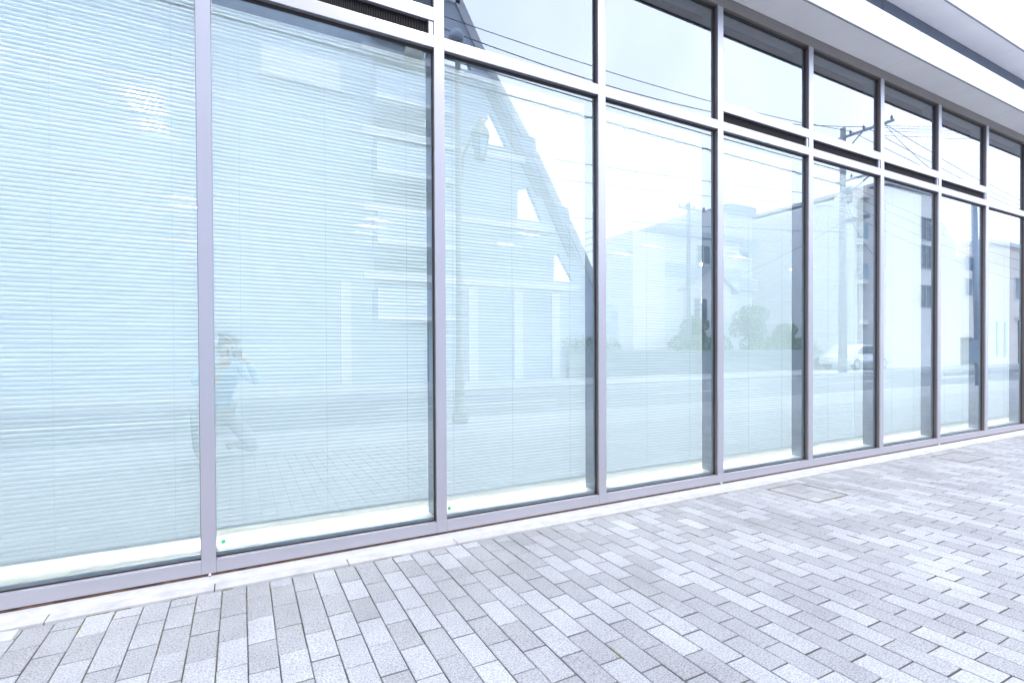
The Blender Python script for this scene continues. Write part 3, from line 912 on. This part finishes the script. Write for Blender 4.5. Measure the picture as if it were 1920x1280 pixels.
for k, (x, y, h, r0, lab) in enumerate(((22.3, -16.3, 2.75, .75, 'rounded green tree mirrored in the gap beside the fourth mullion'), (26.3, -16.0, 3.4, 1.0, 'taller round dark tree mirrored behind the fifth blind'), (29.2, -15.9, 2.5, .7, 'small loose tree mirrored beside the fifth mullion'), (15.3, -16.3, 2.2, .7, 'bushy shrub tree mirrored beside the third mullion'))):
    t = thing('tree', (x, y, 0), lab, 'tree', 'street trees opposite')
    tr = MB().tube([(x, y, 0), (x+.05, y, h*.4), (x-.03, y+.04, h*.75)], [.09, .07, .03], 8)
    for a in range(5):
        an = a*1.3; tr.tube([(x+.03, y, h*.45), (x+math.cos(an)*r0*.7, y+math.sin(an)*r0*.6, h*.8)], [.04, .012], 5)
    tr.build('trunk', M['bark'], t, smooth=True)
    mb = MB()
    for a in range(9):
        an = a*2.4; rr = r0*.55*math.sqrt(a/9)
        foliage(mb, (x+math.cos(an)*rr*1.2, y+math.sin(an)*rr, h-r0*.75+.5*r0*math.sin(a*1.7)), (r0*.55, r0*.55, r0*.5), 330, .075, rn)
    mb.build('crown', M['leaf'], t)

# white car
car = thing('parked_car', (32.7, -13.9, 0), 'white saloon car mirrored below the balconies of the grey block', 'car')
def car_body(px, py):
    prof = [(-2.1, .32), (-2.15, .55), (-2.05, .80), (-1.55, .90), (-.95, 1.36), (-.3, 1.44), (.55, 1.40), (1.15, .98), (1.95, .86), (2.15, .62), (2.12, .32)]
    bm = bmesh.new(); ring = []
    for s_, yy in ((1, -.84), (1, .84)):
        ring.append([bm.verts.new((px+x, py+yy*(.84 if z > 1.1 else 1), z)) for x, z in prof])
    n = len(prof)
    for k in range(n): bm.faces.new((ring[0][k], ring[0][(k+1) % n], ring[1][(k+1) % n], ring[1][k]))
    bm.faces.new(ring[0][::-1]); bm.faces.new(ring[1])
    bmesh.ops.recalc_face_normals(bm, faces=bm.faces)
    bmesh.ops.bevel(bm, geom=bm.edges[:], offset=.05, segments=2, affect='EDGES')
    me = bpy.data.meshes.new('body'); bm.to_mesh(me); bm.free(); me.materials.append(M['carpaint'])
    for p in me.polygons: p.use_smooth = True
    return me
link('body', car_body(32.7, -13.9), car)
for s_ in (-1, 1):
    yy = -13.9+s_*.80
    for pts in ([(-1.35, .95), (-.9, 1.27), (-.25, 1.34), (-.25, .95)], [(-.17, .95), (-.17, 1.34), (.5, 1.31), (1.02, .97)]):
        mb = MB(); b = 0
        for dy in (0, .012*s_):
            for x, z in pts: mb.v.append((32.7+x, yy-.09*s_*((z-.95)/.4)+dy+.045*s_, z))
        k = 4
        mb.f = [[0, 1, 2, 3], [7, 6, 5, 4]]+[[i, i+4, (i+1) % 4+4, (i+1) % 4] for i in range(4)]; mb.mi = [0]*6
        mb.build('side_window', M['win'], car)
    for wx in (-1.35, 1.35):
        wh = MB().tube([(32.7+wx, yy-.12*s_, .32), (32.7+wx, yy+.05*s_, .32)], .32, 18).build('wheel', M['tyre'], car)
        MB().tube([(32.7+wx, yy+.052*s_, .32), (32.7+wx, yy+.062*s_, .32)], .19, 12).build('rim', M['fascia'], wh)
for yy in (-14.45, -13.35): MB().box(32.7+2.05, yy-.15, .62, 32.7+2.17, yy+.15, .74).build('headlight', M['lampglass'], car)

# second small vehicle in the garage
bk = thing('garage_car', (48.2, -16.5, 0), 'dark compact car standing inside the open garage', 'car')
me = car_body(48.4, -17.2); me.materials[0] = M['steelpole']; link('body', me, bk)
for wx in (-1.35, 1.35):
    MB().tube([(48.4+wx, -16.5, .32), (48.4+wx, -16.33, .32)], .32, 16).build('wheel', M['tyre'], bk)

# ornate street lamp on our side
lp = thing('street_lamp', (4.38, -4.5, 0), 'ornate olive street lamp with a globe and a hanging lantern, mirrored in the third pane', 'street lamp')
lx, ly = 4.385, -4.52
MB().lathe([(.13, 0), (.13, .12), (.085, .18), (.075, .9), (.055, 1.0), (.050, 3.6), (.042, 5.85), (.055, 5.9), (.03, 5.95)], (lx, ly, 0), 16).build('pole', M['lamppost'], lp, smooth=True)
MB().lathe([(.02, 0), (.10, .02), (.12, .08), (.09, .15), (.03, .19)], (lx-.04, ly, 5.93), 16).build('top_dome', M['bluegrey'], lp, smooth=True)
MB().tube([(lx, ly, 5.78), (lx-.35, ly, 5.84), (lx-.72, ly, 5.74)], .022, 8).build('arm', M['lamppost'], lp, smooth=True)
gl = []
for k in range(11):
    a = -math.pi/2+math.pi*k/10
    gl.append((max(.02, .145*math.cos(a)), .17*math.sin(a)))
MB().lathe(gl, (lx-.72, ly, 5.52), 20).build('globe', M['lampglass'], lp, smooth=True)
arm = [(lx+.04, ly, 3.75), (lx+.09, ly, 4.2), (lx+.26, ly, 4.55), (lx+.45, ly, 4.78), (lx+.50, ly, 4.86)]
MB().tube(arm, .026, 8).build('bracket', M['lamppost'], lp, smooth=True)
cx_ = lx+.38
lt = MB().lathe([(.02, 4.84), (.05, 4.76), (.16, 4.60), (.17, 4.55), (.145, 4.53)], (cx_, ly, 0), 6).build('lantern_roof', M['lamppost'], lp)
ln = MB()
for k in range(6):
    a = k*math.pi/3
    ln.tube([(cx_+.145*math.cos(a), ly+.145*math.sin(a), 4.54), (cx_+.085*math.cos(a), ly+.085*math.sin(a), 4.20)], .012, 5)
ln.lathe([(.095, 4.17), (.095, 4.20), (.03, 4.21)], (cx_, ly, 0), 6)
ln.build('lantern_cage', M['lamppost'], lp)
MB().lathe([(.07, 4.22), (.12, 4.52)], (cx_, ly, 0), 6).build('lantern_glass', M['bead'], lp)

# utility poles
def insul(mb, p, h=.22):
    mb.lathe([(.02, 0), (.05, .02), (.05, .06), (.03, .07), (.06, .09), (.06, .14), (.02, .15), (.02, h)], p, 8)
up = thing('utility_pole', (27.6, -11.75, 0), 'tall concrete utility pole with crossarms and many cables, mirrored in the sixth pane', 'utility pole')
ux, uy = 27.62, -11.75
MB().tube([(ux, uy, 0), (ux, uy, 12.0)], [.20, .12], 14).build('pole', M['pole'], up, smooth=True)
MB().box(ux-.05, uy-.35, 11.48, ux+.05, uy+2.2, 11.58).build('crossarm', M['steelpole'], up)
MB().box(ux-.05, uy-.3, 9.35, ux+.05, uy+1.8, 9.44).build('crossarm', M['steelpole'], up)
MB().tube([(ux, uy, 8.7), (ux, uy+.7, 9.0), (ux, uy+1.3, 9.4)], .04, 6).build('brace', M['steelpole'], up)
MB().tube([(ux, uy, 10.7), (ux, uy+.9, 11.5)], .03, 6).build('brace', M['steelpole'], up)
for dy in (.35, .95, 1.6, 2.1):
    im = MB(); insul(im, (ux, uy+dy, 11.58)); im.build('insulator', M['insul'], up, smooth=True)
for dy in (.4, 1.0, 1.6):
    im = MB(); insul(im, (ux, uy+dy, 9.44)); im.build('insulator', M['insul'], up, smooth=True)
MB().lathe([(.16, 0), (.18, .05), (.18, .7), (.16, .75)], (ux+.32, uy+.1, 8.4), 14).build('transformer', M['pole'], up, smooth=True)
MB().box(ux-.12, uy+.2, 7.35, ux+.12, uy+1.2, 7.5).build('cable_box', M['insul'], up)
lp2 = thing('utility_pole', (-3.6, -11.5, 0), 'utility pole at the left end of the street carrying the power lines', 'utility pole')
MB().tube([(-3.6, -11.75, 0), (-3.6, -11.75, 12.0)], [.20, .12], 14).build('pole', M['pole'], lp2, smooth=True)
MB().box(-3.65, -12.1, 11.58, -3.55, -10.4, 11.68).build('crossarm', M['steelpole'], lp2)
sp = thing('utility_pole', (21.7, -16, 0), 'thin distant utility pole with fanned cables, mirrored in the fourth pane', 'utility pole')
MB().tube([(21.7, -16.05, 0), (21.7, -16.05, 8.75)], [.14, .09], 10).build('pole', M['pole'], sp, smooth=True)
MB().box(21.0, -16.1, 8.35, 22.9, -16.0, 8.43).build('crossarm', M['steelpole'], sp)
MB().box(21.25, -16.1, 7.75, 22.5, -16.0, 7.82).build('crossarm', M['steelpole'], sp)
for x in (21.05, 21.5, 22.1, 22.8):
    im = MB(); insul(im, (x, -16.05, 8.43), .16); im.build('insulator', M['insul'], sp)
bp_ = thing('light_pole', (21.5, -4.35, 0), 'blue grey steel street light pole by the kerb, mirrored in the eighth pane', 'light pole')
MB().tube([(21.56, -4.3, 0), (21.13, -4.3, 5.75)], [.11, .075], 12).build('pole', M['steelpole'], bp_, smooth=True)
MB().tube([(21.15, -4.3, 5.62), (20.7, -4.3, 5.68), (20.3, -4.3, 5.66)], .03, 8).build('arm', M['steelpole'], bp_, smooth=True)
MB().box(19.75, -4.42, 5.58, 20.45, -4.18, 5.72).build('lamp_head', M['bead'], bp_, bevel=.03)
MB().box(20.95, -4.45, 3.55, 22.0, -4.38, 3.95).build('sign_plate', M['bluegrey'], bp_)
MB().box(21.22, -4.46, .7, 21.5, -4.2, 1.4).build('meter_box', M['steelpole'], bp_)

# cables
def cable(name, p0, p1, sag, rad, lab, wrap=False, n=28):
    p0, p1 = Vector(p0), Vector(p1)
    pts = []
    for k in range(n+1):
        t_ = k/n; p = p0.lerp(p1, t_); p.z -= sag*4*t_*(1-t_); pts.append(tuple(p))
    mb = MB().tube(pts, rad, 6)
    o = mb.build(name, M['black'])
    tag(o, lab, 'cable', 'overhead cables along the street')
    if wrap:
        wp = []
        N = int((p1-p0).length/.09)
        for k in range(N+1):
            t_ = k/N; p = p0.lerp(p1, t_); p.z -= sag*4*t_*(1-t_)
            a = k*.9+.3*math.sin(k*.13); rr = rad+.045+.02*math.sin(k*.31)
            wp.append((p.x, p.y+math.cos(a)*rr, p.z+math.sin(a)*rr))
        MB().tube(wp, .010, 4).build('spiral_wrap', M['black'], o)
    return o
cable('power_line', (-3.6, -11.4, 11.7), (27.62, -11.4, 11.72), .79, .012, 'upper thin power line crossing the sky reflection in the upper panes')
cable('power_line', (-3.6, -10.8, 11.7), (27.62, -10.8, 11.72), 1.68, .014, 'lower of the two power lines crossing the upper pane reflections')
cable('bundled_cable', (-3.6, -11.55, 9.45), (27.5, -11.6, 9.15), .06, .022, 'thick bundled cable wrapped with a loose spiral, mirrored under the transoms', wrap=True)
cable('telephone_cable', (-3.6, -11.35, 10.0), (27.5, -11.5, 9.75), .15, .020, 'thick smooth telephone cable above the wrapped bundle')
cable('telephone_cable', (8.3, -15.0, 8.9), (27.5, -11.6, 8.55), .12, .013, 'thin telephone cable below the wrapped bundle')
cable('telephone_cable', (10.8, -15.0, 8.2), (27.5, -11.6, 8.1), .15, .012, 'lowest thin telephone cable across the left panes')
cable('telephone_cable', (13.9, -15.0, 6.8), (27.5, -11.7, 6.9), .1, .016, 'heavy low telephone cable crossing the white building reflection')
cable('service_drop', (27.6, -11.7, 9.0), (35.3, -15.0, 8.9), .5, .014, 'sagging service drop from the big pole to the grey block')
cable('service_drop', (27.6, -11.7, 8.2), (36.2, -14.0, 6.2), .4, .014, 'lower service drop from the big pole to the tall white block')
cable('service_drop', (27.6, -11.7, 7.4), (28.3, -21, 5.2), .3, .014, 'service drop running back from the big pole to the far block')
for k, (z0, z1, y1, y0) in enumerate(((11.72, 10.4, -12.2, -11.4), (11.72, 10.2, -11.6, -10.8), (11.72, 9.9, -11.0, -10.15), (9.3, 8.2, -12.3, -11.7), (8.9, 7.7, -12.3, -11.7), (8.4, 7.2, -12.3, -11.7), (7.9, 6.6, -12.4, -11.7))):
    cable('street_cable', (27.7, y0, z0), (75, y1, z1), .6+.15*k, .012, 'overhead cable number line running right from the big pole'.replace('number ', ['topmost ', 'second ', 'third ', 'fourth ', 'fifth ', 'sixth ', 'lowest '][k]))
cable('crossing_cable', (27.6, -10.0, 11.6), (21.1, -4.3, 5.7), .25, .010, 'slanting cable from the big pole across the road to the light pole')
cable('crossing_cable', (27.6, -10.6, 11.6), (33, 1, 8.4), .25, .010, 'slanting cable from the big pole across the road toward the office')
for k, (zs_, ze_) in enumerate(((11.6, 12.6), (11.35, 12.2), (11.15, 11.8))):
    cable('crossing_cable', (27.6, -10.4, zs_), (45, -4.0, ze_), .1, .009, 'thin cable crossing the road from the big pole, '+['highest', 'middle', 'lowest'][k]+' of three')
for k in range(4):
    x0 = 21.05+.55*k
    cable('fan_cable', (x0, -16.05, 8.6), (14.8+.5*k, -24, 6.9-.35*k), .2, .012, 'fanned cable leaving the distant pole, '+['outermost', 'second', 'third', 'innermost'][k]+' of four')

# ------------------------------------------------------------------ the photographer, faintly mirrored at the left
def skin(name, verts, edges, m, parent, sub=2, root=0):
    me = bpy.data.meshes.new(name)
    me.from_pydata([v[:3] for v in verts], edges, [])
    o = bpy.data.objects.new(name, me); COL.objects.link(o)
    o.modifiers.new('s', 'SKIN'); sd_ = o.modifiers.new('d', 'SUBSURF'); sd_.levels = sub; sd_.render_levels = sub
    for k, v in enumerate(verts):
        sv = me.skin_vertices[0].data[k]; sv.radius = (v[3], v[4] if len(v) > 4 else v[3]); sv.use_root = (k == root)
    dg = bpy.context.evaluated_depsgraph_get(); dg.update()
    nm = bpy.data.meshes.new_from_object(o.evaluated_get(dg))
    bpy.data.objects.remove(o, do_unlink=True)
    nm.materials.clear(); nm.materials.append(m)
    return link(name, nm, parent, smooth=True)
M['skin'] = mat('skin', (.52, .33, .25), .55)
M['shirt'] = mat('light_blue_shirt', (.32, .55, .72), .85, bump=.3, bscale=30)
M['jeans'] = mat('grey_trousers', (.26, .28, .31), .9)
M['hair'] = mat('dark_hair', (.02, .017, .015), .6)
M['cam'] = mat('camera_black', (.02, .02, .022), .4)
ph = thing('person', (1.15, -3.35, 0), 'person crouching in a light blue shirt holding a camera, faintly mirrored beside the nearest mullion', 'person')
J = dict(hip=(1.12, -3.46, .46), belly=(1.13, -3.42, .62), chest=(1.16, -3.36, .86), neck=(1.20, -3.31, 1.02), head=(1.235, -3.245, 1.13), crown=(1.24, -3.25, 1.24),
         shl=(.99, -3.30, .93), shr=(1.33, -3.42, .93), ell=(.93, -3.08, .80), elr=(1.52, -3.26, .78), wrl=(1.14, -3.00, .99), wrr=(1.42, -3.13, 1.00),
         hdl=(1.22, -2.985, 1.04), hdr=(1.38, -3.075, 1.06), hl=(1.03, -3.42, .44), hr=(1.22, -3.48, .44), knl=(.95, -3.02, .50), knr=(1.48, -3.16, .09), anl=(.95, -3.14, .09), anr=(1.30, -3.55, .09), tol=(1.0, -2.98, .04), tor=(1.24, -3.70, .05))
def chain(keys, rads):
    return [(*J[k], *(r_ if isinstance(r_, tuple) else (r_,))) for k, r_ in zip(keys, rads)]
bk_ = ['hip', 'belly', 'chest', 'neck', 'head', 'crown', 'shl', 'ell', 'wrl', 'hdl', 'shr', 'elr', 'wrr', 'hdr', 'hl', 'knl', 'anl', 'tol', 'hr', 'knr', 'anr', 'tor']
br = [.11, .11, (.13, .10), .05, .088, .06, .05, .038, .026, .034, .05, .038, .026, .034, .08, .052, .036, .03, .08, .052, .036, .03]
be = [(0, 1), (1, 2), (2, 3), (3, 4), (4, 5), (2, 6), (6, 7), (7, 8), (8, 9), (2, 10), (10, 11), (11, 12), (12, 13), (0, 14), (14, 15), (15, 16), (16, 17), (0, 18), (18, 19), (19, 20), (20, 21)]
vv = chain(bk_, br); ee = list(be)
for hand, dirx in ((9, 1), (13, -1)):       # fingers closing on the camera
    h = Vector(vv[hand][:3])
    for f_ in range(4):
        b = len(vv)
        p1 = h+Vector((dirx*.03, .012, .022-.018*f_)); p2 = p1+Vector((dirx*.022, .012, .002)); 
        vv.append((*p1, .0095)); vv.append((*p2, .008)); ee += [(hand, b), (b, b+1)]
    b = len(vv); p1 = h+Vector((dirx*.012, -.012, .030)); vv.append((*p1, .011)); vv.append((*(p1+Vector((dirx*.02, .006, .008))), .009)); ee += [(hand, b), (b, b+1)]
skin('body', vv, ee, M['skin'], ph)
sk = ['hip', 'belly', 'chest', 'neck', 'shl', 'ell', 'wrl', 'shr', 'elr', 'wrr']
skin('shirt', chain(sk, [.135, .13, (.15, .12), .062, .07, .055, .040, .07, .055, .040]), [(0, 1), (1, 2), (2, 3), (2, 4), (4, 5), (5, 6), (2, 7), (7, 8), (8, 9)], M['shirt'], ph)
tk = ['hip', 'hl', 'knl', 'anl', 'hr', 'knr', 'anr']
skin('trousers', chain(tk, [.14, .10, .072, .05, .10, .072, .05]), [(0, 1), (1, 2), (2, 3), (0, 4), (4, 5), (5, 6)], M['jeans'], ph)
skin('hair', [(1.215, -3.285, 1.20, .085), (1.235, -3.27, 1.245, .075), (1.20, -3.31, 1.13, .06)], [(0, 1), (0, 2)], M['hair'], ph)
for k_ in ('tol', 'tor'):
    p = J[k_]; skin('shoe', [(p[0], p[1], .05, .045), (p[0]+(.02 if k_ == 'tol' else -.02), p[1]+(-.1 if k_ == 'tol' else .08), .06, .05)], [(0, 1)], M['cam'], ph)
hc = thing('camera', tuple(CAM-fwd*.12), 'black camera held up to the face of the crouching person', 'camera')
Rm = Matrix(((r2.x, fwd.x, u2.x), (r2.y, fwd.y, u2.y), (r2.z, fwd.z, u2.z)))
def cbox(name, a, b):
    mb = MB().box(*a, *b); mb.v = [tuple(CAM+Rm @ Vector(v)) for v in mb.v]; return mb.build(name, M['cam'], hc, bevel=.004)
cbox('camera_body', (-.065, -.155, -.045), (.065, -.105, .045))
cbox('viewfinder', (-.022, -.15, .0455), (.022, -.11, .068))
mb = MB().tube([CAM-fwd*.1045, CAM-fwd*.045], .036, 20); mb.build('lens', M['cam'], hc, smooth=False)
